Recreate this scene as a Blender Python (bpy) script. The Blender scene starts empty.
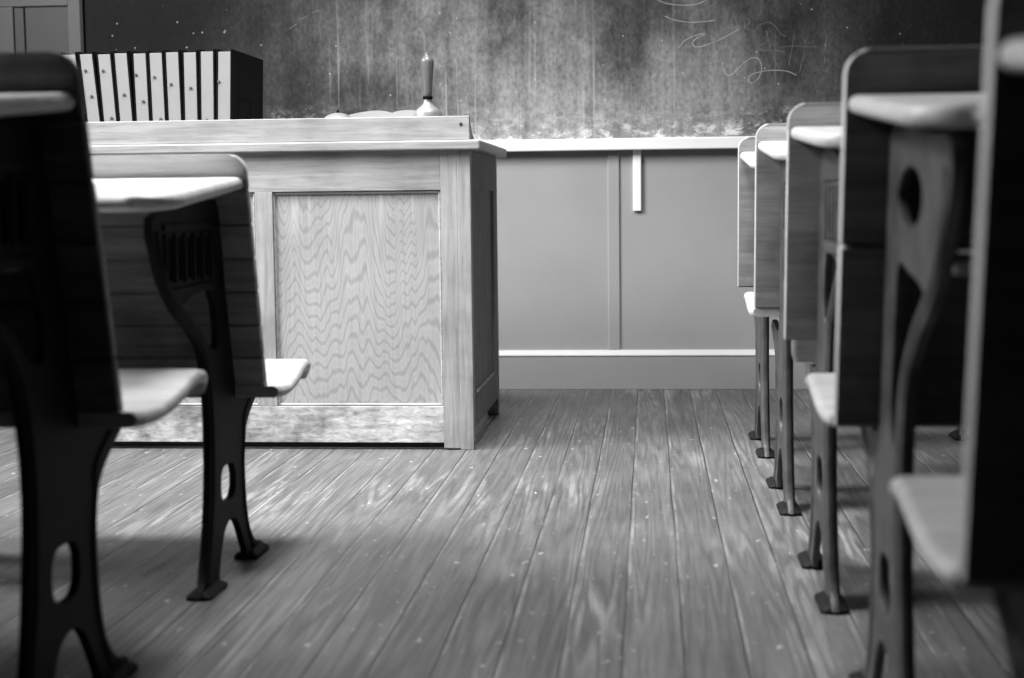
import bpy, bmesh, math, random
from mathutils import Vector, Matrix
random.seed(7)
S = bpy.context.scene
C = S.collection
PI = math.pi

# ------------------------------------------------------------------ materials
def new_mat(name):
    m = bpy.data.materials.new(name); m.use_nodes = True
    nt = m.node_tree
    for n in list(nt.nodes): nt.nodes.remove(n)
    out = nt.nodes.new('ShaderNodeOutputMaterial'); b = nt.nodes.new('ShaderNodeBsdfPrincipled')
    nt.links.new(b.outputs[0], out.inputs[0])
    return m, nt, b

def nd(nt, t, **kw):
    n = nt.nodes.new(t)
    for k, v in kw.items():
        if hasattr(n, k): setattr(n, k, v)
        else: n.inputs[k].default_value = v
    return n

def g(v): return (v, v, v, 1)

def ramp(nt, src, stops, interp='LINEAR'):
    r = nt.nodes.new('ShaderNodeValToRGB'); r.color_ramp.interpolation = interp
    e = r.color_ramp.elements
    e[0].position, e[0].color = stops[0][0], g(stops[0][1])
    e[1].position, e[1].color = stops[-1][0], g(stops[-1][1])
    for p, v in stops[1:-1]:
        x = e.new(p); x.color = g(v)
    nt.links.new(src, r.inputs[0]); return r.outputs[0]

def mapped(nt, scale=(1, 1, 1), rot=(0, 0, 0), loc=(0, 0, 0), coord='Object'):
    tc = nt.nodes.new('ShaderNodeTexCoord'); mp = nt.nodes.new('ShaderNodeMapping')
    mp.inputs['Scale'].default_value = scale; mp.inputs['Rotation'].default_value = rot
    mp.inputs['Location'].default_value = loc
    nt.links.new(tc.outputs[coord], mp.inputs[0]); return mp.outputs[0]

def noise(nt, vec, scale, detail=4, rough=.55, dist=0):
    n = nd(nt, 'ShaderNodeTexNoise', Scale=scale, Detail=detail, Roughness=rough, Distortion=dist)
    nt.links.new(vec, n.inputs['Vector']); return n.outputs['Fac']

def mth(nt, op, a, b=None, clamp=False):
    n = nt.nodes.new('ShaderNodeMath'); n.operation = op; n.use_clamp = clamp
    for i, x in enumerate((a, b)):
        if x is None: continue
        if isinstance(x, (int, float)): n.inputs[i].default_value = x
        else: nt.links.new(x, n.inputs[i])
    return n.outputs[0]

def mix(nt, fac, a, b, mode='MIX'):
    n = nt.nodes.new('ShaderNodeMix'); n.data_type = 'RGBA'; n.blend_type = mode
    for s, x in ((0, fac), (6, a), (7, b)):
        if isinstance(x, (int, float)): n.inputs[s].default_value = x if s == 0 else g(x)
        else: nt.links.new(x, n.inputs[s])
    return n.outputs[2]

def bump(nt, b, h, strength=.3, dist=.002):
    n = nd(nt, 'ShaderNodeBump', Strength=strength, Distance=dist)
    nt.links.new(h, n.inputs['Height']); nt.links.new(n.outputs[0], b.inputs['Normal'])

def wood(name, lo, hi, axis='X', rough=.5, fine=1.0, stain=.35, spec=.4, off=(0, 0, 0), along=1.3):
    m, nt, b = new_mat(name)
    sc = [22 * fine] * 3; sc['XYZ'.index(axis)] = along * fine
    v = mapped(nt, sc, loc=off)
    n1 = noise(nt, v, 2.2, 7, .65, .6)
    n2 = noise(nt, mapped(nt, loc=off), 5, 5, .6)
    n3 = noise(nt, mapped(nt, [s * 3 for s in sc], loc=off), 3, 3, .6)
    c = ramp(nt, n1, [(.3, lo), (.5, (lo + hi) / 2), (.7, hi)])
    st = ramp(nt, n2, [(.33, 1 - stain), (.5, 1), (.72, 1 + stain * .5)])
    c = mix(nt, 1.0, c, st, 'MULTIPLY')
    sp = ramp(nt, n3, [(.33, .72), (.46, 1)])
    c = mix(nt, .6, c, sp, 'MULTIPLY')
    nt.links.new(c, b.inputs['Base Color'])
    nt.links.new(ramp(nt, n2, [(.3, rough - .08), (.7, rough + .12)]), b.inputs['Roughness'])
    b.inputs['Specular IOR Level'].default_value = spec
    bump(nt, b, n1, .25, .002)
    return m

def plywood(name, lo, hi):
    m, nt, b = new_mat(name)
    n = noise(nt, mapped(nt, (11, 11, 1.1), loc=(3.1, 0, .4)), 1.0, 2, .5, .15)
    zz = noise(nt, mapped(nt, (60, 60, 5)), 1.0, 2, .5)
    sp = nt.nodes.new('ShaderNodeSeparateXYZ'); nt.links.new(mapped(nt), sp.inputs[0]); zc = sp.outputs[2]
    amp = mth(nt, 'ADD', mth(nt, 'MULTIPLY', zc, 210), 34)
    fld = mth(nt, 'ADD', mth(nt, 'MULTIPLY', zc, 150), mth(nt, 'MULTIPLY', mth(nt, 'SUBTRACT', n, .5), amp))
    k = mth(nt, 'SINE', mth(nt, 'ADD', fld, mth(nt, 'MULTIPLY', zz, 7)))
    k = mth(nt, 'MULTIPLY_ADD', k, .5); k.node.inputs[2].default_value = .5
    c = ramp(nt, k, [(0, lo), (.16, lo + (hi - lo) * .4), (.42, hi), (1, hi * .94)])
    f = noise(nt, mapped(nt, (120, 120, 5)), 1.5, 4, .6)
    c = mix(nt, .55, c, ramp(nt, f, [(.35, .78), (.6, 1.05)]), 'MULTIPLY')
    l = noise(nt, mapped(nt), 3, 3, .5)
    c = mix(nt, 1, c, ramp(nt, l, [(.3, .86), (.7, 1.1)]), 'MULTIPLY')
    dr = noise(nt, mapped(nt, (26, 26, .8), loc=(0, 0, .2)), 1.2, 3, .5)       # pale drips from the top edge
    z = nt.nodes.new('ShaderNodeSeparateXYZ'); nt.links.new(mapped(nt), z.inputs[0])
    top = ramp(nt, z.outputs[2], [(.50, 0), (.64, 1)])
    c = mix(nt, mth(nt, 'MULTIPLY', ramp(nt, dr, [(.6, 0), (.68, .8)]), top), c, hi * 1.35)
    nt.links.new(c, b.inputs['Base Color']); b.inputs['Roughness'].default_value = .5
    bump(nt, b, k, .08, .001)
    return m

def plain(name, v, rough=.6, spec=.4, var=.12, metal=0, scale=6, bmp=.1):
    m, nt, b = new_mat(name)
    n = noise(nt, mapped(nt), scale, 5, .6)
    c = ramp(nt, n, [(.3, v * (1 - var)), (.7, min(1, v * (1 + var)))])
    nt.links.new(c, b.inputs['Base Color']); b.inputs['Roughness'].default_value = rough
    b.inputs['Specular IOR Level'].default_value = spec; b.inputs['Metallic'].default_value = metal
    if bmp: bump(nt, b, noise(nt, mapped(nt), 90, 3, .6), bmp, .002)
    return m

def floor_mat():
    m, nt, b = new_mat('worn_floorboards')
    P = .0825; X0 = -.037
    tc = nt.nodes.new('ShaderNodeTexCoord'); sep = nt.nodes.new('ShaderNodeSeparateXYZ')
    nt.links.new(tc.outputs['Object'], sep.inputs[0])
    wob = noise(nt, mapped(nt, (1, .5, 1)), 3, 2, .5)
    xw = mth(nt, 'ADD', sep.outputs[0], mth(nt, 'MULTIPLY', mth(nt, 'SUBTRACT', wob, .5), .006))
    t = mth(nt, 'DIVIDE', mth(nt, 'SUBTRACT', xw, X0), P)
    idx = mth(nt, 'FLOOR', t); fr = mth(nt, 'SUBTRACT', t, idx)
    wn = nt.nodes.new('ShaderNodeTexWhiteNoise'); wn.noise_dimensions = '1D'
    nt.links.new(idx, wn.inputs['W'])
    # each board gets its own grain: shift the grain coordinates by the board's number
    comb = nt.nodes.new('ShaderNodeCombineXYZ')
    nt.links.new(sep.outputs[0], comb.inputs[0]); nt.links.new(sep.outputs[1], comb.inputs[1])
    nt.links.new(mth(nt, 'MULTIPLY', wn.outputs[0], 37), comb.inputs[2])
    def bmap(scale):
        mp = nt.nodes.new('ShaderNodeMapping'); mp.inputs['Scale'].default_value = scale
        nt.links.new(comb.outputs[0], mp.inputs[0]); return mp.outputs[0]
    n = noise(nt, bmap((12, .5, 1)), 1.0, 2, .5, .2)
    rings = mth(nt, 'SINE', mth(nt, 'MULTIPLY', n, 95))
    rings = mth(nt, 'MULTIPLY_ADD', rings, .5); rings.node.inputs[2].default_value = .5
    fine = noise(nt, bmap((150, 4, 1)), 1.5, 5, .65)
    rk = ramp(nt, noise(nt, bmap((3, .5, 1)), 1.0, 2, .5), [(.46, 0), (.62, 1)])
    base = ramp(nt, mth(nt, 'ADD', mth(nt, 'MULTIPLY', rings, mth(nt, 'MULTIPLY_ADD', rk, .8)), .1), [(0, .070), (.45, .092), (1, .112)])
    base = mix(nt, .8, base, ramp(nt, fine, [(.32, .6), (.66, 1.3)]), 'MULTIPLY')
    base = mix(nt, 1, base, ramp(nt, wn.outputs[0], [(0, .84), (1, 1.16)]), 'MULTIPLY')
    # wear: paint scuffed through to pale wood in broad patches, along the rings
    w1 = noise(nt, mapped(nt, (1.6, .7, 1), loc=(.35, .2, 0)), 1.6, 3, .55)
    w2 = noise(nt, bmap((17, 2.0, 1)), 1.2, 6, .72, .4)
    wear = mth(nt, 'MULTIPLY', ramp(nt, w1, [(.46, 0), (.64, 1)]), ramp(nt, w2, [(.47, 0), (.58, .6), (.74, 1)]))
    wear = mth(nt, 'MULTIPLY', wear, ramp(nt, rings, [(.1, .25), (.7, 1)]))
    c = mix(nt, mth(nt, 'MULTIPLY', wear, .85), base, .34)
    dust = noise(nt, mapped(nt), 1.4, 6, .7)
    c = mix(nt, ramp(nt, dust, [(.45, 0), (.8, .4)]), c, .2)
    sp = noise(nt, mapped(nt, (60, 26, 1)), 1.0, 3, .6)
    c = mix(nt, ramp(nt, sp, [(.66, 0), (.72, .8)]), c, .40)
    # joints: a dark gap with a pale rubbed arris beside it, broken along the board
    d = mth(nt, 'MINIMUM', fr, mth(nt, 'SUBTRACT', 1, fr))
    brk = noise(nt, bmap((.01, 2.2, 1)), 1.6, 5, .75)
    arr = mth(nt, 'MULTIPLY', ramp(nt, mth(nt, 'ABSOLUTE', mth(nt, 'SUBTRACT', fr, .05)), [(.0, 1), (.05, 0)]),
              ramp(nt, brk, [(.45, .0), (.66, 1)]))
    c = mix(nt, mth(nt, 'MULTIPLY', arr, .8), c, .30)
    gap = ramp(nt, d, [(.006, 1), (.022, 0)])
    gb = ramp(nt, noise(nt, bmap((.01, 1.3, 1)), 1.3, 3, .6), [(.38, .25), (.58, 1)])
    gap = mth(nt, 'MULTIPLY', gap, gb)
    c = mix(nt, gap, c, .008)
    nt.links.new(c, b.inputs['Base Color'])
    r = mth(nt, 'ADD', ramp(nt, w2, [(.3, .40), (.7, .58)]), mth(nt, 'MULTIPLY', wear, .2))
    nt.links.new(r, b.inputs['Roughness']); b.inputs['Specular IOR Level'].default_value = .45
    h = mth(nt, 'SUBTRACT', mth(nt, 'MULTIPLY', fine, .25), mth(nt, 'MULTIPLY', gap, 1.0))
    h = mth(nt, 'ADD', h, mth(nt, 'MULTIPLY', rings, .12))
    bump(nt, b, h, .5, .003)
    return m

def board_mat():
    """slate grey board with rubbed chalk dust in a painted light pool, drips, specks and a smeared foot"""
    m, nt, b = new_mat('chalkboard_slate')
    tc = nt.nodes.new('ShaderNodeTexCoord'); sep = nt.nodes.new('ShaderNodeSeparateXYZ')
    nt.links.new(tc.outputs['Object'], sep.inputs[0])
    x, z = sep.outputs[0], sep.outputs[2]
    cloud = noise(nt, mapped(nt, (1.3, 1, 1.0), loc=(.9, 0, .3)), 2.2, 6, .62)
    # broad pool of light painted into the chalk dust, fading sideways and upward
    dx = mth(nt, 'MULTIPLY', mth(nt, 'ABSOLUTE', mth(nt, 'SUBTRACT', x, -.30)), .5)
    light_pool = ramp(nt, dx, [(.0, 1), (.24, .88), (.36, .40), (.50, .10), (.62, .02)])
    smear = noise(nt, mapped(nt, (16, 1, 1.1), loc=(0, 0, 2)), 1.3, 5, .65)
    fin = noise(nt, mapped(nt, (38, 38, 24)), 2.2, 5, .7)
    dust = mth(nt, 'MULTIPLY', light_pool, ramp(nt, cloud, [(.40, .24), (.60, 1)]))
    dust = mth(nt, 'MULTIPLY', dust, ramp(nt, mth(nt, 'MULTIPLY', z, .5), [(.42, 1), (.54, .95), (.68, .4)]))
    dust = mth(nt, 'MULTIPLY', dust, ramp(nt, smear, [(.3, .55), (.7, 1.1)]))
    dust = mth(nt, 'MULTIPLY', dust, ramp(nt, fin, [(.32, .55), (.68, 1.25)]))
    c = mix(nt, mth(nt, 'MULTIPLY', dust, 1.0, True), .009, .42)
    c = mix(nt, mth(nt, 'MULTIPLY', ramp(nt, fin, [(.45, 0), (.8, .35)]), mth(nt, 'ADD', mth(nt, 'MULTIPLY', light_pool, .5), .08)), c, .14)
    # fine swirling rub lines
    sw = noise(nt, mapped(nt, (7, 1, 7)), 1.5, 2, .5, 1.2)
    sl = ramp(nt, mth(nt, 'ABSOLUTE', mth(nt, 'SUBTRACT', sw, .5)), [(.002, 1), (.014, 0)])
    c = mix(nt, mth(nt, 'MULTIPLY', sl, mth(nt, 'MULTIPLY', ramp(nt, cloud, [(.48, 0), (.65, .4)]), mth(nt, 'MULTIPLY', light_pool, .6))), c, .36)
    # drip streaks
    dr = mth(nt, 'MULTIPLY', noise(nt, mapped(nt, (55, 1, 1.4), loc=(4, 0, 0)), 1.0, 2, .5), ramp(nt, light_pool, [(.05, .86), (.5, 1)]))
    c = mix(nt, mth(nt, 'MULTIPLY', ramp(nt, dr, [(.62, 0), (.72, .7)]), ramp(nt, mth(nt, 'MULTIPLY', z, .5), [(.4, 1), (.58, .15)])), c, .55)
    # specks
    vo = nd(nt, 'ShaderNodeTexVoronoi', Scale=26); nt.links.new(mapped(nt, (1, .01, 1)), vo.inputs['Vector'])
    c = mix(nt, ramp(nt, vo.outputs['Distance'], [(.04, .8), (.075, 0)]), c, .6)
    # smeared chalk along the foot
    ft = noise(nt, mapped(nt, (10, 1, 18)), 1.7, 8, .8, .3)
    foot = mth(nt, 'MULTIPLY', ramp(nt, ft, [(.50, 0), (.60, .9)]), ramp(nt, z, [(.815, 1), (.86, .35), (.93, 0)]))
    c = mix(nt, foot, c, .85)
    nt.links.new(c, b.inputs['Base Color']); b.inputs['Roughness'].default_value = .75
    b.inputs['Specular IOR Level'].default_value = .1
    return m

M = {}
M['floor'] = floor_mat()
M['board'] = board_mat()
M['wall'] = plain('painted_wainscot', .33, .55, .4, .05, scale=3, bmp=.25)
M['trim'] = plain('painted_trim', .62, .45, .5, .04)
M['casing'] = plain('shaded_casing', .085, .5, .4, .04)
M['recess'] = plain('shaded_recess', .048, .5, .4, .04)
M['white'] = plain('white_gloss_paint', .88, .4, .5, .02)
M['plaster'] = plain('plaster', .10, .8, .2, .06)
M['ceiling'] = plain('ceiling_boards', .12, .8, .2, .06)
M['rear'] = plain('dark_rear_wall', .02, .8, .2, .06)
M['oakH'] = wood('oak_rail', .24, .44, 'X', .5, 1.2, .22)
M['oakV'] = wood('oak_post', .22, .42, 'Z', .5, 1.2, .25)
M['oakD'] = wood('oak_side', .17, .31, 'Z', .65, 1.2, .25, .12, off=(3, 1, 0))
M['oakW'] = wood('oak_worn_rail', .20, .62, 'X', .65, 1.6, .8, along=7)
M['oakT'] = wood('oak_top', .23, .40, 'X', .45, 1.2, .2)
M['ply'] = plywood('oak_plywood', .30, .40)
M['under'] = plain('dark_base', .02, .8)
M['seatboard'] = wood('school_desk_board', .10, .22, 'X', .42, .8, .5, .5)
M['seatboard2'] = wood('school_desk_slats', .14, .38, 'X', .45, .8, .5, .5, off=(2, 5, 1))
M['desktop'] = wood('school_desk_top', .50, .70, 'X', .38, .9, .18, .5)
M['seat'] = wood('school_desk_seat', .38, .56, 'X', .42, .9, .22, .5)
M['bare_edge'] = wood('bare_edge', .42, .62, 'Z', .5, 1, .2)
M['lit_strip_flat'] = wood('lit_bare_strip', .50, .72, 'X', .5, 1.2, .3)  # brighter strip copy, light missing on the low desk put into the colour
M['lit_worn_strip'] = wood('lit_worn_strip', .26, .42, 'X', .5, 1.2, .35)
M['shaded_board'] = wood('shaded_desk_board', .045, .12, 'X', .45, .8, .5, .35, off=(1, 2, 4))  # darkened copy of the school desk board, shade put into the colour
M['iron'] = plain('cast_iron', .010, .6, .12, .35, 0, 14, .35)
M['worniron'] = plain('worn_iron', .052, .5, .4, .5, 0, 22, .35)
M['black'] = plain('black_cloth_cover', .007, .85, .03, .2)
M['paper'] = plain('paper_block', .27, .8, .2, .04, scale=12)
M['ink'] = plain('index_tab', .10, .7, .2, .1)
M['brass'] = plain('pale_bell_metal', .27, .35, .6, .12, .3)
M['handle'] = wood('turned_handle', .08, .14, 'Z', .35, 1.5, .15)
M['page'] = plain('page', .34, .8, .2, .03)
M['chalk'] = plain('chalk', .46, .9, .1, .3, scale=60)
M['chalk_faint'] = plain('chalk_faint', .20, .9, .1, .4, scale=60)

# ------------------------------------------------------------------ mesh helpers
def link(name, me, mat=None, parent=None, loc=(0, 0, 0), smooth=False):
    o = bpy.data.objects.new(name, me); C.objects.link(o)
    if mat is not None:
        me.materials.clear(); me.materials.append(mat)
    if parent is not None: o.parent = parent
    o.location = loc
    if smooth:
        for p in me.polygons: p.use_smooth = True
    return o

def bm_mesh(bm):
    bmesh.ops.recalc_face_normals(bm, faces=bm.faces)
    me = bpy.data.meshes.new('mesh'); bm.to_mesh(me); bm.free(); return me

def box_bm(bm, x0, x1, y0, y1, z0, z1, bev=.002, seg=2):
    r = bmesh.ops.create_cube(bm, size=1)
    vs = r['verts']
    for v in vs:
        v.co = Vector((x0 if v.co.x < 0 else x1, y0 if v.co.y < 0 else y1, z0 if v.co.z < 0 else z1))
    if bev:
        es = list({e for v in vs for e in v.link_edges})
        bmesh.ops.bevel(bm, geom=es, offset=bev, segments=seg, affect='EDGES', profile=.5)

def box(name, b, mat, parent=None, bev=.002, loc=(0, 0, 0)):
    bm = bmesh.new(); box_bm(bm, *b, bev=bev)
    return link(name, bm_mesh(bm), mat, parent, loc)

def loft(rings, closed_caps=True):
    bm = bmesh.new(); R = [[bm.verts.new(p) for p in r] for r in rings]
    n = len(R[0])
    for a, b in zip(R, R[1:]):
        for i in range(n):
            bm.faces.new((a[i], a[(i + 1) % n], b[(i + 1) % n], b[i]))
    if closed_caps: bm.faces.new(R[0]); bm.faces.new(R[-1])
    return bm_mesh(bm)

def lathe(prof, seg=40):
    return loft([[(r * math.cos(2 * PI * k / seg), r * math.sin(2 * PI * k / seg), z) for k in range(seg)] for r, z in prof])

def smooth_by_angle(me, deg=35):
    for p in me.polygons: p.use_smooth = True
    bm = bmesh.new(); bm.from_mesh(me)
    for e in bm.edges:
        if len(e.link_faces) == 2 and e.calc_face_angle(0) > math.radians(deg): e.smooth = False
    bm.to_mesh(me); bm.free()

def catmull(pts, n=6, closed=True):
    out = []; N = len(pts)
    rng = range(N) if closed else range(N - 1)
    for i in rng:
        p0, p1, p2, p3 = (pts[(i + k) % N] if closed else pts[min(max(i + k, 0), N - 1)] for k in (-1, 0, 1, 2))
        for s in range(n):
            t = s / n
            out.append(tuple(.5 * (2 * b + (c - a) * t + (2 * a - 5 * b + 4 * c - d) * t * t + (3 * b - a - 3 * c + d) * t ** 3)
                             for a, b, c, d in zip(p0, p1, p2, p3)))
    if not closed: out.append(tuple(pts[-1]))
    return out

def curve_mesh(splines, fill=True, extrude=0., bevel=0., res=2, cyclic=True, dim='2D'):
    cu = bpy.data.curves.new('c', 'CURVE'); cu.dimensions = dim
    if fill: cu.fill_mode = 'BOTH'
    else: cu.fill_mode = 'FULL'
    cu.extrude = extrude; cu.bevel_depth = bevel; cu.bevel_resolution = res
    if not fill: cu.use_fill_caps = True
    for pts in splines:
        sp = cu.splines.new('POLY'); sp.points.add(len(pts) - 1)
        for q, p in zip(sp.points, pts): q.co = (p[0], p[1], p[2] if len(p) > 2 else 0, 1)
        sp.use_cyclic_u = cyclic
    o = bpy.data.objects.new('tmp', cu); C.objects.link(o)
    dg = bpy.context.evaluated_depsgraph_get(); dg.update()
    me = bpy.data.meshes.new_from_object(o.evaluated_get(dg))
    bpy.data.objects.remove(o); bpy.data.curves.remove(cu)
    return me

def tube(pts, r, res=3):
    return curve_mesh([pts], False, 0, r, res, False, '3D')

def ellipse(cx, cy, rx, ry, n=24): return [(cx + rx * math.cos(2 * PI * k / n), cy + ry * math.sin(2 * PI * k / n)) for k in range(n)]
def rrect(x0, x1, y0, y1, r, n=5):
    out = []
    for cx, cy, a in ((x1 - r, y1 - r, 0), (x0 + r, y1 - r, 90), (x0 + r, y0 + r, 180), (x1 - r, y0 + r, 270)):
        out += [(cx + r * math.cos(math.radians(a + 90 * k / n)), cy + r * math.sin(math.radians(a + 90 * k / n))) for k in range(n + 1)]
    return out

def thing(name, label, cat, loc=(0, 0, 0), group=None):
    o = bpy.data.objects.new(name, None); C.objects.link(o); o.location = loc
    o.empty_display_size = .1
    tag(o, label, cat, group); return o
def tag(o, label, cat, group=None):
    o['label'] = label; o['category'] = cat
    if group: o['group'] = group
    return o
def struct(o):
    o['kind'] = 'structure'; return o

# ------------------------------------------------------------------ the room
WY = 4.90                       # face of the front wall
XL, XR, YB, ZC = -2.75, 3.6, -3.2, 3.9
struct(box('floor', (XL - .2, XR + .2, YB - .2, WY + .2, -.05, 0), M['floor'], bev=0))
struct(box('ceiling', (XL - .2, XR + .2, YB - .2, WY + .2, ZC, ZC + .1), M['ceiling'], bev=0))
struct(box('wall_front', (XL - .2, XR + .2, WY, WY + .15, 0, ZC), M['wall'], bev=0))
struct(box('wall_right', (XR, XR + .15, YB, WY, 0, ZC), M['rear'], bev=0))
struct(box('wall_back', (XL, XR, YB - .15, YB, 0, ZC), M['rear'], bev=0))

# left wall with unseen daylight windows, openings shaped to steer the light
UNSEEN_WIN = [(1.1, 1.80), (1.88, 4.0)]
WZ0, WZ1 = .95, 3.5
UNSEEN_SILL = [2.5, .95]  # raised rear sill added to keep light off the foreground floor
def wall_with_unseen_windows():
    bm = bmesh.new()
    x0, x1 = XL - .15, XL
    ys = [YB] + [v for w in UNSEEN_WIN for v in w] + [WY]
    box_bm(bm, x0, x1, YB, WY, 0, WZ0, 0); box_bm(bm, x0, x1, YB, WY, WZ1, ZC, 0)
    for a, b in zip(ys[0::2], ys[1::2]): box_bm(bm, x0, x1, a, b, WZ0, WZ1, 0)
    box_bm(bm, x0, x1, UNSEEN_WIN[0][0], UNSEEN_WIN[0][1], WZ0, UNSEEN_SILL[0], 0)
    return struct(link('wall_left', bm_mesh(bm), M['plaster']))
wall_with_unseen_windows()
def daylight(loc, target, size, watts, spread=180):
    l = bpy.data.lights.new('daylight', 'AREA'); l.shape = 'RECTANGLE'
    l.size, l.size_y = size; l.energy = watts; l.spread = math.radians(spread)
    o = bpy.data.objects.new('daylight', l); C.objects.link(o); o.location = loc
    o.rotation_euler = (Vector(target) - Vector(loc)).to_track_quat('-Z', 'Y').to_euler()
daylight((-3.5, 1.75, 3.25), (0.5, 1.3, .5), (.9, .9), 22, 90)      # rear window
daylight((-4.0, 2.05, 3.5), (-.3, 4.0, .4), (2.4, 2.0), 345, 125)     # front window, sky from behind
# ceiling lamp hanging over the aisle in front of the teacher's desk (above the frame)
lamp = bpy.data.lights.new('ceiling_lamp', 'AREA'); lamp.shape = 'DISK'; lamp.size = .9; lamp.energy = 42; lamp.spread = math.radians(78)
lo_ = bpy.data.objects.new('ceiling_lamp', lamp); C.objects.link(lo_); lo_.location = (-.55, 3.0, 3.1); lo_.rotation_euler = (math.radians(6), 0, 0)
for i, (a, b) in enumerate(UNSEEN_WIN):
    bm = bmesh.new(); x0, x1 = XL - .09, XL - .05; z0 = UNSEEN_SILL[i]
    for y in (a, b - .05): box_bm(bm, x0, x1, y, y + .05, z0, WZ1, .003)
    for z in (z0, (z0 + WZ1) / 2 - .025, WZ1 - .05): box_bm(bm, x0, x1, a + .05, b - .05, z, z + .05, .003)
    struct(link('window_%d' % (i + 1), bm_mesh(bm), M['white']))

w = bpy.data.worlds.new('World'); S.world = w; w.use_nodes = True
w.node_tree.nodes['Background'].inputs[0].default_value = (1, 1, 1, 1)
w.node_tree.nodes['Background'].inputs[1].default_value = .3

# wainscot details on the front wall
struct(box('baseboard_front', (-1.9, XR, WY - .022, WY, 0, .110), M['wall'], bev=.002))
struct(link('trim_1', loft([[(x, WY - .024, .110), (x, WY - .024, .113), (x, WY - .010, .127), (x, WY, .127), (x, WY, .110)] for x in (-1.9, XR)]), M['trim']))
for n, (x0, x1) in enumerate(((-1.33, -1.293), (-.131, -.094), (1.07, 1.107))):
    struct(box('trim_%d' % (2 + n), (x0, x1, WY - .005, WY, .127, .768), M['wall'], bev=.002))
# casing and recessed boards left of the blackboard, corner dimness put into their colour
struct(box('trim_5', (-1.888, -1.838, WY - .016, WY, .805, 2.2), M['casing'], bev=.003))
struct(box('trim_6', (-2.70, -1.888, WY - .012, WY, 1.262, 1.33), M['casing'], bev=.003))
struct(box('trim_7', (-2.70, -2.073, WY - .012, WY, .0, 1.262), M['casing'], bev=.003))
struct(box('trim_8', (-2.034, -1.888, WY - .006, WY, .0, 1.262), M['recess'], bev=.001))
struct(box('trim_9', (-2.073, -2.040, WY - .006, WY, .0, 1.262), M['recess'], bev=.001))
struct(box('trim_10', (-2.040, -2.034, WY - .001, WY, .0, 1.262), M['under'], bev=0))

# ------------------------------------------------------------------ blackboard with scribbles
bb = thing('blackboard', 'wide worn slate blackboard with rubbed chalk dust and faint scribbles on the front wall', 'blackboard', (0, WY, .0))
def bpart(name, b, mat): return box(name, b, mat, bb, .002)
bpart('slate_panel', (-1.836, 3.0, -.014, 0, .8055, 2.15), M['board'])
bpart('frame_strip', (-1.846, -1.834, -.022, 0, .8055, 2.15), M['under'])
def scribble(pts, r=.0016):
    p = catmull([(x, -.0142, z) for x, z in pts], 8, False)
    me = tube(p, r, 1)
    for v in me.vertices: v.co.y = -.0142 + (v.co.y + .0142) * .25
    link('chalk_mark', me, M['chalk' if r > .001 else 'chalk_faint'], bb)
SCR = 'SCRIBBLES'
def sp(x, y):                       # board coordinates: 3.23 mm per unit, origin at x 0.0, z 1.245
    return (-.0325 + (x - 640) * .00323, 1.2475 - y * .00323 - (x - 640) * .00001)
for pts in (
    [(658, 3), (668, 7), (684, 9), (698, 8), (707, 4), (712, 1)],
    [(666, 19), (676, 23), (690, 25.5), (704, 25), (715, 24)],
    [(679, 50), (687, 42), (697, 38), (705, 37), (697, 41), (693, 46), (698, 49.5), (712, 46), (727, 39), (738, 33)],
    [(731, 17), (737, 28), (741, 37), (744, 29), (742, 24), (747, 23), (748, 28), (743, 31), (752, 35), (757, 30), (765, 27), (772, 30), (778, 38), (783, 41)],
    [(722, 64), (723, 72), (727, 77), (733, 75), (742, 66), (750, 61), (757, 62), (760, 71), (757, 80), (751, 85), (747, 82), (750, 77), (760, 74), (772, 73), (784, 74), (793, 78)],
    [(705, 67), (716, 60), (728, 57), (738, 53), (739, 58), (730, 60)],
    [(724, 57), (729, 51), (737, 49), (743, 53), (750, 61)],
    [(764, 34), (768, 50), (772, 62), (777, 72)],
    [(762, 47), (757, 50), (759, 53), (765, 54), (774, 54), (782, 56)],
    [(776, 51), (790, 50), (803, 51), (815, 51)],
    [(791, 38), (789, 52), (786, 68)], [(802, 44), (800, 60), (796, 76)],
    [(822, 40), (821, 54), (820, 68)], [(808, 75), (816, 73), (826, 76)],
    [(649, 62), (649, 76)], [(649, 88), (648, 108), (648, 128)],
    [(293, 25), (297, 22), (301, 20)], [(302, 16), (307, 14.5), (312, 12)], [(316, 9), (321, 7.5), (326, 7)], [(653, 72), (657, 73), (660, 66)], [(663, 80), (668, 73)],
): n_mark = globals().get('n_mark', 0) + 1; scribble([sp(*p) for p in pts], .0011 if n_mark in (1, 2, 3, 5) else .0008)

rail = thing('chalk_rail', 'white painted chalk ledge along the foot of the blackboard', 'chalk rail', (0, WY, .768))
box('ledge', (-1.84, 3.0, -.034, 0, 0, .037), M['white'], rail, .003)
bm = bmesh.new(); box_bm(bm, -.050, -.024, -.010, 0, -.194, 0, .002)
link('bracket', bm_mesh(bm), M['white'], rail)

# ------------------------------------------------------------------ teacher's desk
TX0, TX1, TY0, TY1 = -1.45, -.431, 3.682, 4.33
td = thing('teacher_desk', 'large oak panelled teacher desk with low gallery rail standing before the blackboard', 'desk', ((TX0 + TX1) / 2, TY0, 0))
ox, oy = (TX0 + TX1) / 2, TY0
def tp(name, b, mat, bev=.002):
    b = (b[0] - ox, b[1] - ox, b[2] - oy, b[3] - oy, b[4], b[5])
    return box(name, b, mat, td, bev)
tp('desktop', (TX0 - .03, -.405, 3.666, 4.36, .735, .759), M['oakT'], .004)
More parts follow.
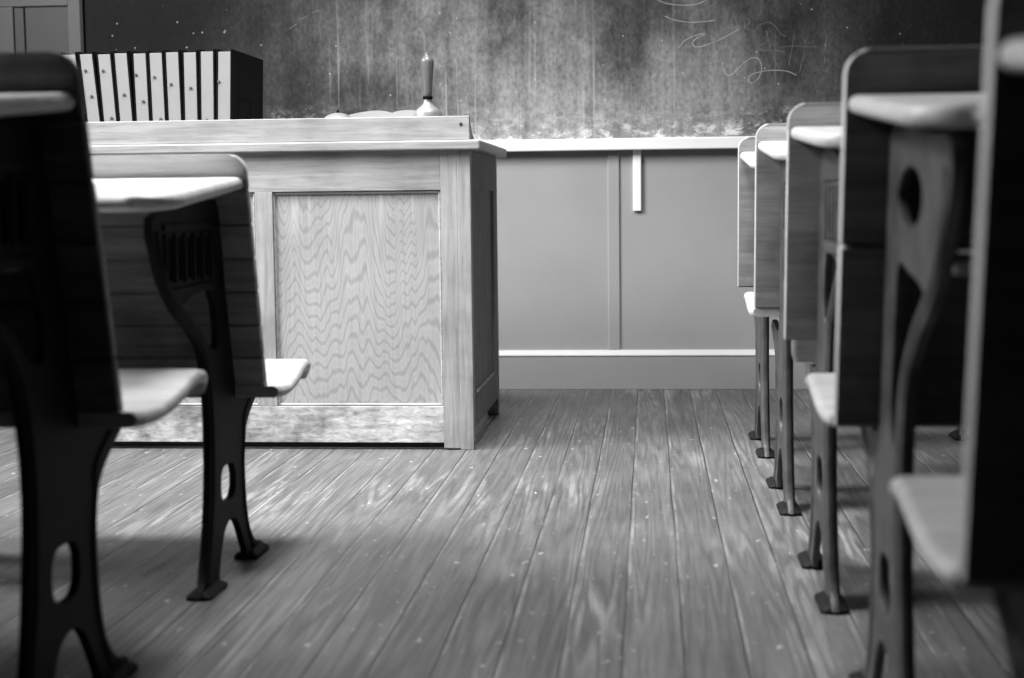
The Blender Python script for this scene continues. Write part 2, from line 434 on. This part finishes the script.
# corner posts to the floor
for x0, x1 in ((TX0, TX0 + .033), (TX1 - .033, TX1)):
    tp('post', (x0, x1, TY0 - .001, TY0 + .03, .0, .735), M['oakV'], .0015)
    tp('post', (x0, x1, TY1 - .03, TY1, .0, .735), M['oakV'], .003)
tp('top_rail', (TX0 + .074, TX1 - .074, TY0, TY0 + .022, .639, .735), M['oakH'], .001)
tp('bottom_rail', (TX0 + .074, TX1 - .074, TY0, TY0 + .022, .018, .108), M['oakW'], .001)
tp('stile', (TX0 + .033, TX0 + .074, TY0, TY0 + .022, .004, .735), M['oakV'], .001)
tp('stile', (-.966, -.922, TY0, TY0 + .022, .108, .639), M['oakV'], .001)
tp('stile', (TX1 - .074, TX1 - .033, TY0, TY0 + .022, .004, .735), M['oakV'], .001)
for x0, x1 in ((-1.376, -.966), (-.922, -.505)):
    p = tp('panel', (x0 + .002, x1 - .002, TY0 + .008, TY0 + .016, .108, .639), M['ply'], 0)
    bm = bmesh.new()
    for b in ((x0, x0 + .006, .108, .639), (x1 - .006, x1, .108, .639)):
        box_bm(bm, b[0] - ox, b[1] - ox, .003, .016, b[2], b[3], .003)
    for b in ((x0 + .006, x1 - .006, .108, .115), (x0 + .006, x1 - .006, .632, .639)):
        box_bm(bm, b[0] - ox, b[1] - ox, .003, .016, b[2], b[3], .003)
    link('moulding', bm_mesh(bm), M['oakH'], p)
# ends
for s, xa in ((1, TX1), (-1, TX0)):
    a, b = sorted((xa, xa - s * .02))
    a2, b2 = sorted((xa - s * .008, xa - s * .018))
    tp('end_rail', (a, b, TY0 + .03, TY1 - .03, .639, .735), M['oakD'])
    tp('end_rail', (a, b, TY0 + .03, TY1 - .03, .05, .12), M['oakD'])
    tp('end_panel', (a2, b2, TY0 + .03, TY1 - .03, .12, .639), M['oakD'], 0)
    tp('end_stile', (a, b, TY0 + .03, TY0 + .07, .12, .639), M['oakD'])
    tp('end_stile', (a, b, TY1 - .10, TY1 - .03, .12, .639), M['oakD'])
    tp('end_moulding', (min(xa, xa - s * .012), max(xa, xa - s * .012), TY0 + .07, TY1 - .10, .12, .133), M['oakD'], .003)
# hidden pedestals / back: modesty back, black to the floor to paint the shadow gap
tp('shadow_gap_back_board', (TX0 + .02, TX1 - .02, TY0 + .022, TY0 + .03, .003, .735), M['under'], 0)
# gallery
gal = tp('gallery_rail', (TX0 - .028, TX1, 3.678, 3.698, .7593, .8170), M['oakT'], .002)
scr = lathe([(.0005, 0), (.004, .0), (.004, .0012), (.0005, .0015)], 12)
o = link('screw', scr, M['under'], gal, (-.452 - ox, 3.678 - oy, .797)); o.rotation_euler = (PI / 2, 0, 0)
for xa in (TX0 - .028, TX1 - .018):
    prof = [(0, 0), (.11, 0), (.11, .004)] + [(.11 - .11 * math.sin(t), .004 + .050 * (1 - math.cos(t))) for t in [PI / 2 * k / 10 for k in range(1, 11)]]
    me = curve_mesh([prof], True, .009, .0)
    me.transform(Matrix(((0, 0, 1, 0), (1, 0, 0, 0), (0, 1, 0, 0), (0, 0, 0, 1))))
    link('gallery_bracket', me, M['oakD'], td, (xa + .009 - ox, 3.698 - oy, .7592))

# ------------------------------------------------------------------ volumes standing on the desk
TZ = .7592
ORD = ['leftmost', 'second', 'third', 'fourth', 'fifth', 'sixth', 'seventh', 'eighth', 'ninth', 'last']
notes = [[], [(.3, .20), (.55, .47), (.8, .78)], [(.3, .2), (.62, .70)], [(.5, .46)], [(.12, .25), (.6, .53), (.72, .80)],
         [(.3, .28), (.65, .72)], [(.3, .36), (.68, .9)], [(.5, .4), (.85, .88)], [(.45, .74)], [(.06, .34), (.9, .78)]]
lean = [5.6, 5.0, 3.6, 3.1, 1.2, 1.1, .8, -.3, -1.0, -1.9]
bw, bd, bh = .0400, .31, .239
x = TX0 - .003
for i in range(10):
    lab = {0: 'leftmost of the pale volumes, half hidden behind the dark school desk',
           9: 'rightmost of the pale volumes on the teacher desk, its whole black cover showing'}.get(
        i, '%s from the left of the pale volumes with black covers on the teacher desk' % ORD[i])
    v = thing('bound_volume', lab, 'book', (x + bw / 2, 3.765, TZ + .0004), 'volumes standing on the teacher desk')
    th = math.radians(-lean[i]); 
    # shear into a lean so that the foot stays flat on the desk
    k = math.tan(th)
    h = bh - random.random() * .003
    def sh(me):
        for q in me.vertices: q.co.x += q.co.z * k
        return me
    def pbx(name, b, mat, bev):
        bm = bmesh.new(); box_bm(bm, *b, bev=bev); return link(name, sh(bm_mesh(bm)), mat, v)
    ct = .0042
    pbx('cover', (-bw / 2, -bw / 2 + ct, 0, bd, 0, h), M['black'], .0012)
    rc = pbx('cover', (bw / 2 - ct, bw / 2, 0, bd, 0, h), M['black'], .0012)
    pbx('spine', (-bw / 2 + ct, bw / 2 - ct, bd - .005, bd, 0, h), M['black'], .001)
    pb = pbx('page_block', (-bw / 2 + ct, bw / 2 - ct, .001, bd - .005, .001, h - .007), M['paper'], .0008)
    for fx, fz in notes[i]:
        me = lathe([(.0002, 0), (.0042, 0), (.0034, .0025), (.0002, .003)], 10)
        q = link('index_tab', me, M['ink'], pb, (-bw / 2 + ct + fx * (bw - 2 * ct) + (1 - fz) * h * k, .001, (1 - fz) * h))
        q.rotation_euler = (PI / 2, 0, 0)
    if i == 9:
        bm = bmesh.new()
        for b in ((.06, .064, .03, .125), (.18, .184, .03, .125)): box_bm(bm, bw / 2, bw / 2 + .0012, b[0], b[1], b[2], b[3], .0004)
        for b in ((.064, .18, .03, .034), (.064, .18, .121, .125)): box_bm(bm, bw / 2, bw / 2 + .0012, b[0], b[1], b[2], b[3], .0004)
        link('embossed_border', sh(bm_mesh(bm)), M['black'], rc)
    x += .0411

# ------------------------------------------------------------------ hand bell
bell = thing('hand_bell', 'brass hand bell standing mouth down with a turned wooden handle on the teacher desk', 'bell', (-.558, 3.86, TZ))
me = lathe([(.049, 0), (.051, .003), (.047, .012), (.0415, .026), (.0375, .045), (.036, .060), (.035, .074), (.0325, .081), (.026, .087), (.0175, .094), (.0125, .099), (.0108, .104), (.0105, .110), (.0005, .111)], 48)
smooth_by_angle(me, 60); link('bell_body', me, M['brass'], bell)
me = lathe([(.0005, .110), (.0115, .111), (.0130, .113), (.0125, .117), (.010, .119), (.0005, .120)], 32)
smooth_by_angle(me, 50); link('collar', me, M['black'], bell)
me = lathe([(.0005, .118), (.0100, .119), (.0112, .123), (.0115, .132), (.0136, .160), (.0155, .188), (.0172, .204), (.0165, .209), (.012, .215), (.0065, .220), (.0048, .223), (.0048, .226), (.003, .2285), (.0004, .229)], 36)
smooth_by_angle(me, 45); link('handle', me, M['handle'], bell)

# ------------------------------------------------------------------ domed call bell and open book
db = thing('desk_bell', 'small pale domed call bell with a dark button, peeking above the desk gallery', 'bell', (-.79, 3.86, TZ))
me = lathe([(.046, 0), (.048, .004), (.046, .016), (.043, .02)], 36); smooth_by_angle(me, 50); link('base', me, M['black'], db)
me = lathe([(.0005, .0185)] + [(.042 * math.cos(t), .052 + .0285 * math.sin(t)) for t in [PI / 2 * k / 12 for k in range(-1, 12)]] + [(.0004, .0807)], 40)
smooth_by_angle(me, 60); link('dome', me, M['brass'], db)
me = lathe([(.0005, .079), (.003, .079), (.003, .086), (.002, .0875), (.0004, .088)], 14); link('button', me, M['black'], db)

ob = thing('open_book', 'pale thick book lying open between the domed bell and the hand bell', 'book', (-.672, 4.07, TZ))
box('cover', (-.130, .130, -.09, .09, 0, .004), M['black'], ob, .001)
for s in (-1, 1):
    prof = [(0, .0042), (s * .125, .0042), (s * .122, .079)] + [(s * (.122 - .122 * t), .079 + .0135 * math.sin(PI * min(1, t * .62 + .04)) - .006 * t ** 8) for t in [k / 16 for k in range(1, 17)]]
    me = curve_mesh([prof], True, .085, .0)
    me.transform(Matrix(((1, 0, 0, 0), (0, 0, 1, 0), (0, 1, 0, 0), (0, 0, 0, 1))))
    smooth_by_angle(me, 40); link('page_block', me, M['page'], ob)

# ------------------------------------------------------------------ school desks
def frame_mesh(style, lean):
    """cast-iron standard in the (u, z) plane; u = 0 at the foot of the backrest"""
    def bu(z): return -.006 - (z - .36) * math.tan(math.radians(lean)) - .008
    out = [(-.415, .668), (-.28, .682), (bu(.69), .696), (bu(.55), .55), (bu(.42), .42), (bu(.37), .372), (.01, .340), (.10, .345), (.165, .352), (.168, .336), (.12, .310),
           (.062, .285), (.032, .255), (.020, .20), (.024, .12), (.042, .06), (.080, .022), (.112, .014), (.112, .004),
           (.028, .004), (.018, .02), (-.006, .056), (-.034, .092), (-.072, .106), (-.110, .092), (-.134, .056), (-.150, .02), (-.156, .004),
           (-.245, .004), (-.245, .014), (-.226, .03), (-.206, .09), (-.188, .18), (-.177, .28), (-.170, .36), (-.194, .43), (-.252, .478), (-.327, .522), (-.380, .58)]
    out = [(u + (.014 if z < .29 else 0), z) for u, z in out]
    o2 = catmull(out, 3)
    holes = [rrect(-.112, -.024, .140, .212, .03)]
    if style == 'oval':
        holes.append(ellipse(-.200, .622, .076, .034, 28))
        holes.append(catmull([(-.290, .528), (-.20, .545), (-.13, .548), (-.105, .46), (-.090, .39), (-.105, .34), (-.135, .345), (-.150, .40), (-.19, .458), (-.245, .498)], 3))
    else:
        holes.append(catmull([(-.285, .522), (-.135, .540), (-.105, .44), (-.150, .435), (-.20, .475)], 3))
        for k in range(5): holes.append(rrect(-.350 + .045 * k, -.327 + .045 * k, .565, .640, .008, 3))
    me = curve_mesh([o2] + holes, True, .0035, .0025, 1)
    me.transform(Matrix(((0, 0, 1, 0), (1, 0, 0, 0), (0, 1, 0, 0), (0, 0, 0, 1))))
    smooth_by_angle(me, 40)
    return me

def ridge_mesh():
    pts = catmull([(0, -.40, .648), (0, -.372, .58), (0, -.32, .531), (0, -.245, .487), (0, -.184, .432), (0, -.158, .36), (0, -.152, .28), (0, -.160, .18), (0, -.181, .09), (0, -.207, .02)], 5, False)
    return tube(pts, .0105, 2)
def grille_mesh():
    """raised upright bars on the book-box side"""
    bm = bmesh.new()
    for k in range(6): box_bm(bm, -.010, .010, -.369 + .045 * k, -.356 + .045 * k, .560, .645, .004)
    box_bm(bm, -.010, .010, -.372, -.122, .648, .662, .004); box_bm(bm, -.010, .010, -.350, -.122, .540, .556, .004)
    return bm_mesh(bm)
def ridge_mesh2():
    pts = catmull([(0, .15, .342), (0, .09, .318), (0, .037, .285), (0, .032, .25), (0, .020, .19), (0, .024, .12), (0, .044, .06), (0, .074, .018)], 5, False)
    return tube(pts, .0095, 2)

def foot_mesh(u0, u1):
    rings = []
    for z, ins in ((0, 0), (.005, 0), (.009, .004), (.013, .011)):
        rings.append([(x, y, z) for x, y in rrect(-.021 + ins, .021 - ins, u0 + ins, u1 - ins, .010)])
    return loft(rings)

def backrest_mesh(W, zt, zb, lean, slats, r=.028, t=.022):
    """slatted back: rings from foot to rounded top, v-grooves between the slats"""
    rows = []
    H = zt - zb
    zs = {0: 0., .003: 0.}
    if slats:
        for k in range(1, slats):
            z = H * k / slats
            for d, gr in ((-.006, 0), (-.002, .004), (.001, .004), (.002, 0)): zs[round(z + d, 5)] = gr
    zs[round(H - .041, 5)] = 0.
    for k in range(9):
        a = PI / 2 * k / 8
        zs[round(H - r + r * math.sin(a), 5)] = 0.
    rings = []
    for z in sorted(zs):
        gr = zs[z]; hw = W / 2
        if z > H - r: hw = W / 2 - r + math.sqrt(max(0, r * r - (z - (H - r)) ** 2))
        hw -= gr * .15
        tt = t / 2 - gr; b = .005
        if z < .002 or z > H - .0005: tt -= .003; hw -= .001
        off = -(z) * math.tan(math.radians(lean))
        prof = [(-hw, -tt + b), (-hw + .0015, -tt + .0015), (-hw + b, -tt), (hw - b, -tt), (hw - .0015, -tt + .0015), (hw, -tt + b),
                (hw, tt - b), (hw - .0015, tt - .0015), (hw - b, tt), (-hw + b, tt), (-hw + .0015, tt - .0015), (-hw, tt - b)]
        rings.append([(x, y + off, zb + z) for x, y in prof])
    me = loft(rings); smooth_by_angle(me, 30); return me

def desktop_mesh(W, D, t, r=.055):
    """local: y from 0 (back) to -D (front), top surface at z = 0; rounded front corners and bull-nosed edge"""
    rings = []
    ys = [0, .01, .1, .2, D - r] + [D - r + r * math.sin(PI / 2 * k / 8) for k in range(1, 9)]
    for y in ys:
        hw = W / 2
        q = y - (D - r)
        if q > 0: hw = W / 2 - r + math.sqrt(max(0, r * r - q * q))
        n = 6; side = [(t / 2 * math.cos(-PI / 2 + PI * k / n), -t / 2 + t / 2 * math.sin(-PI / 2 + PI * k / n)) for k in range(n + 1)]
        ring = [(hw - t / 2 + a, -y, b) for a, b in side] + [(-hw + t / 2 - a, -y, b) for a, b in reversed(side)]
        rings.append(ring)
    # rounded nose
    last = rings[-1]
    rings.append([(x * .985, y - .004, -t / 2 + (z + t / 2) * .75) for x, y, z in last])
    rings.append([(x * .975, y - .006, -t / 2 + (z + t / 2) * .35) for x, y, z in last])
    me = loft(rings); smooth_by_angle(me, 40); return me

def seat_mesh(W, D, z0, z1, t=.019, u0=-.015, slats=True):
    """contoured seat from u0 forward: dips, then rolls over at its front edge"""
    rings = []; N = 22
    for k in range(N + 1):
        s = k / N; u = u0 + D * s
        z = z0 + (z1 - z0) * s - .012 * math.sin(PI * min(1, s / .75)) * (1 if s < .75 else 0)
        if s > .86: z -= .030 * ((s - .86) / .14) ** 2
        tt = t * (1 if s < .93 else .75)
        hw = W / 2 - (.012 * max(0, (s - .9) / .1) ** 2) - (.004 if k == 0 else 0)
        gr = .002 if (slats and k in (7, 14)) else 0
        n = 6; side = [(tt / 2 * math.cos(-PI / 2 + PI * j / n), -tt / 2 + tt / 2 * math.sin(-PI / 2 + PI * j / n)) for j in range(n + 1)]
        rings.append([(hw - tt / 2 + a, u, z + b - (gr if b > -tt / 2 else 0)) for a, b in side] + [(-hw + tt / 2 - a, u, z + b - (gr if b > -tt / 2 else 0)) for a, b in reversed(side)])
    me = loft(rings); smooth_by_angle(me, 50); return me

def school_desk(label, cx, Y, W, zt, zb, lean, style='slots', slats=0, seat='down', k=1., shelf=True, bmat='seatboard', iron='iron', seat_over=.006, inset=.056, drop=.036, slope=5.0, sd=.285, edge=True, lit_worn=False, seat_dz=.015, seat_u0=.012, seat_rise=.020):
    t = thing('school_desk', label, 'school desk', (cx, Y, 0), 'cast iron school desks')
    tl = math.tan(math.radians(lean))
    me = backrest_mesh(W, zt, zb, lean, slats)
    br = link('backrest', me, M[bmat], t)
    if edge:                                        # bare rubbed wood along the edges of the board
        me.materials.append(M['bare_edge'])
        for p in me.polygons:
            if abs(p.normal.y) < .8 and (abs(p.normal.x) > .3 or p.center.z > zt - .03): p.material_index = 1
    if lit_worn:                                        # rubbed top of the board, light falling on it put into the colour
        me.materials.append(M['lit_worn_strip' if lit_worn is True else lit_worn]); q = len(me.materials) - 1
        for p in me.polygons:
            if p.center.z > zt - .042: p.material_index = q
    # sloping desktop
    zr = zt - drop; ur = -(zr - zb) * tl - .011
    D = .385 * (k * .3 + .7)
    top = link('desktop', desktop_mesh(W - .008, D, .021), M['desktop'], t, (0, ur, zr)); top.rotation_euler = (math.radians(slope), 0, 0)
    if shelf:
        box('book_shelf', (-W / 2 + inset + .006, W / 2 - inset - .006, -.375, -.085 - .18 * tl, .538, .553), M['seatboard'], t, .003)
    # cast iron sides; profile is drawn for a backrest foot at z 0.36
    fz = zb / .36 if k < 1 else 1.0
    fm, r1, r2 = frame_mesh(style, lean), ridge_mesh(), ridge_mesh2()
    kz = (zt - drop - .036) / .70
    gm = grille_mesh()
    for me in (fm, r1, r2, gm):
        for v in me.vertices: v.co.z *= kz
    for s in (-1, 1):
        f = link('iron_side', fm, M[iron], t, (s * (W / 2 - inset), 0, 0))
        link('rib', r1, M[iron], f); link('rib', r2, M[iron], f)
        if style == 'slots': link('grille', gm, M[iron], f)
        for a, b in ((.036, .132), (-.238, -.136)):
            link('foot', foot_mesh(a, b), M['iron'], f)
    if seat == 'down':
        link('seat', seat_mesh(W + 2 * seat_over, sd, zb + seat_dz, zb + seat_dz + seat_rise, u0=seat_u0), M['seat'], t)
    elif seat == 'up':
        me = seat_mesh(W - .035, .25, 0, .0, slats=False, u0=0)
        o = link('seat', me, M['seatboard'], t, (0, .052, zb - .042)); o.rotation_euler = (math.radians(90 + lean), 0, 0)
        o['label'] = 'seat folded up against the backrest'
    return t

RX = .215 + .62 / 2
# right row, nearest first
school_desk('nearest school desk on the right, shade-darkened back cut by the frame edge', RX, 1.065, .62, .755, .342, 10, 'oval', 0, 'down', bmat='shaded_board', drop=.047, seat_dz=.010)
school_desk('second school desk on the right, oval hole in its iron side', RX, 1.79, .62, .772, .344, 9.5, 'oval', 2, 'down', bmat='shaded_board', iron='worniron', drop=.050)
school_desk('third school desk on the right, seat folded up, slotted iron side', RX, 2.455, .62, .756, .384, 7, 'slots', 0, 'up', iron='worniron', slope=3.8, lit_worn=True)
school_desk('fourth school desk on the right, pale seat jutting out before the wainscot', RX, 3.155, .62, .760, .385, 5, 'slots', 0, 'down', iron='worniron', slope=4.2, lit_worn=True, seat_dz=.002, seat_u0=-.008)
school_desk('farthest school desk on the right, its seatless back against the wainscot', RX + .004, 3.81, .62, .760, .391, 2, 'slots', 0, 'none', iron='worniron', slope=4.5)
# left row
LX = -.64 - .62 / 2
school_desk('nearest school desk on the left, shade-darkened rounded back and pale seat', LX, 1.785, .62, .783, .358, 14, 'slots', 6, 'down', bmat='shaded_board', seat_over=.028, sd=.31, edge=False, seat_dz=.003, seat_u0=-.015, seat_rise=.027, drop=.045)
school_desk('low school desk on the left with a light-brightened worn top, close before the teacher desk', LX, 2.485, .62, .690, .304, 14, 'slots', 7, 'down', k=.87, shelf=False, bmat='seatboard2', seat_over=.028, sd=.25, edge=False, seat_dz=.003, seat_u0=-.015, seat_rise=.027, lit_worn='lit_strip_flat')

# ------------------------------------------------------------------ camera
cam = bpy.data.cameras.new('Camera'); co = bpy.data.objects.new('Camera', cam); C.objects.link(co)
p, y, r = .09048, .09052, -.0115
wv = Vector((-math.sin(y) * math.cos(p), math.cos(y) * math.cos(p), -math.sin(p)))
sv = Vector((math.cos(y), math.sin(y), 0)); uv = sv.cross(wv)
s2 = sv * math.cos(r) + uv * math.sin(r); u2 = -sv * math.sin(r) + uv * math.cos(r)
mw = Matrix((s2, u2, -wv)).transposed().to_4x4(); mw.translation = Vector((0, 0, .61))
co.matrix_world = mw
cam.sensor_width = 36; cam.lens = 1519 / 1024 * 36; cam.clip_start = .02
cam.dof.use_dof = True; cam.dof.focus_distance = 3.75; cam.dof.aperture_fstop = 4.0
S.camera = co

S.view_settings.view_transform = 'Standard'; S.view_settings.look = 'None'
S.view_settings.exposure = 0.0; S.view_settings.gamma = 1.0; S.view_settings.use_curve_mapping = False
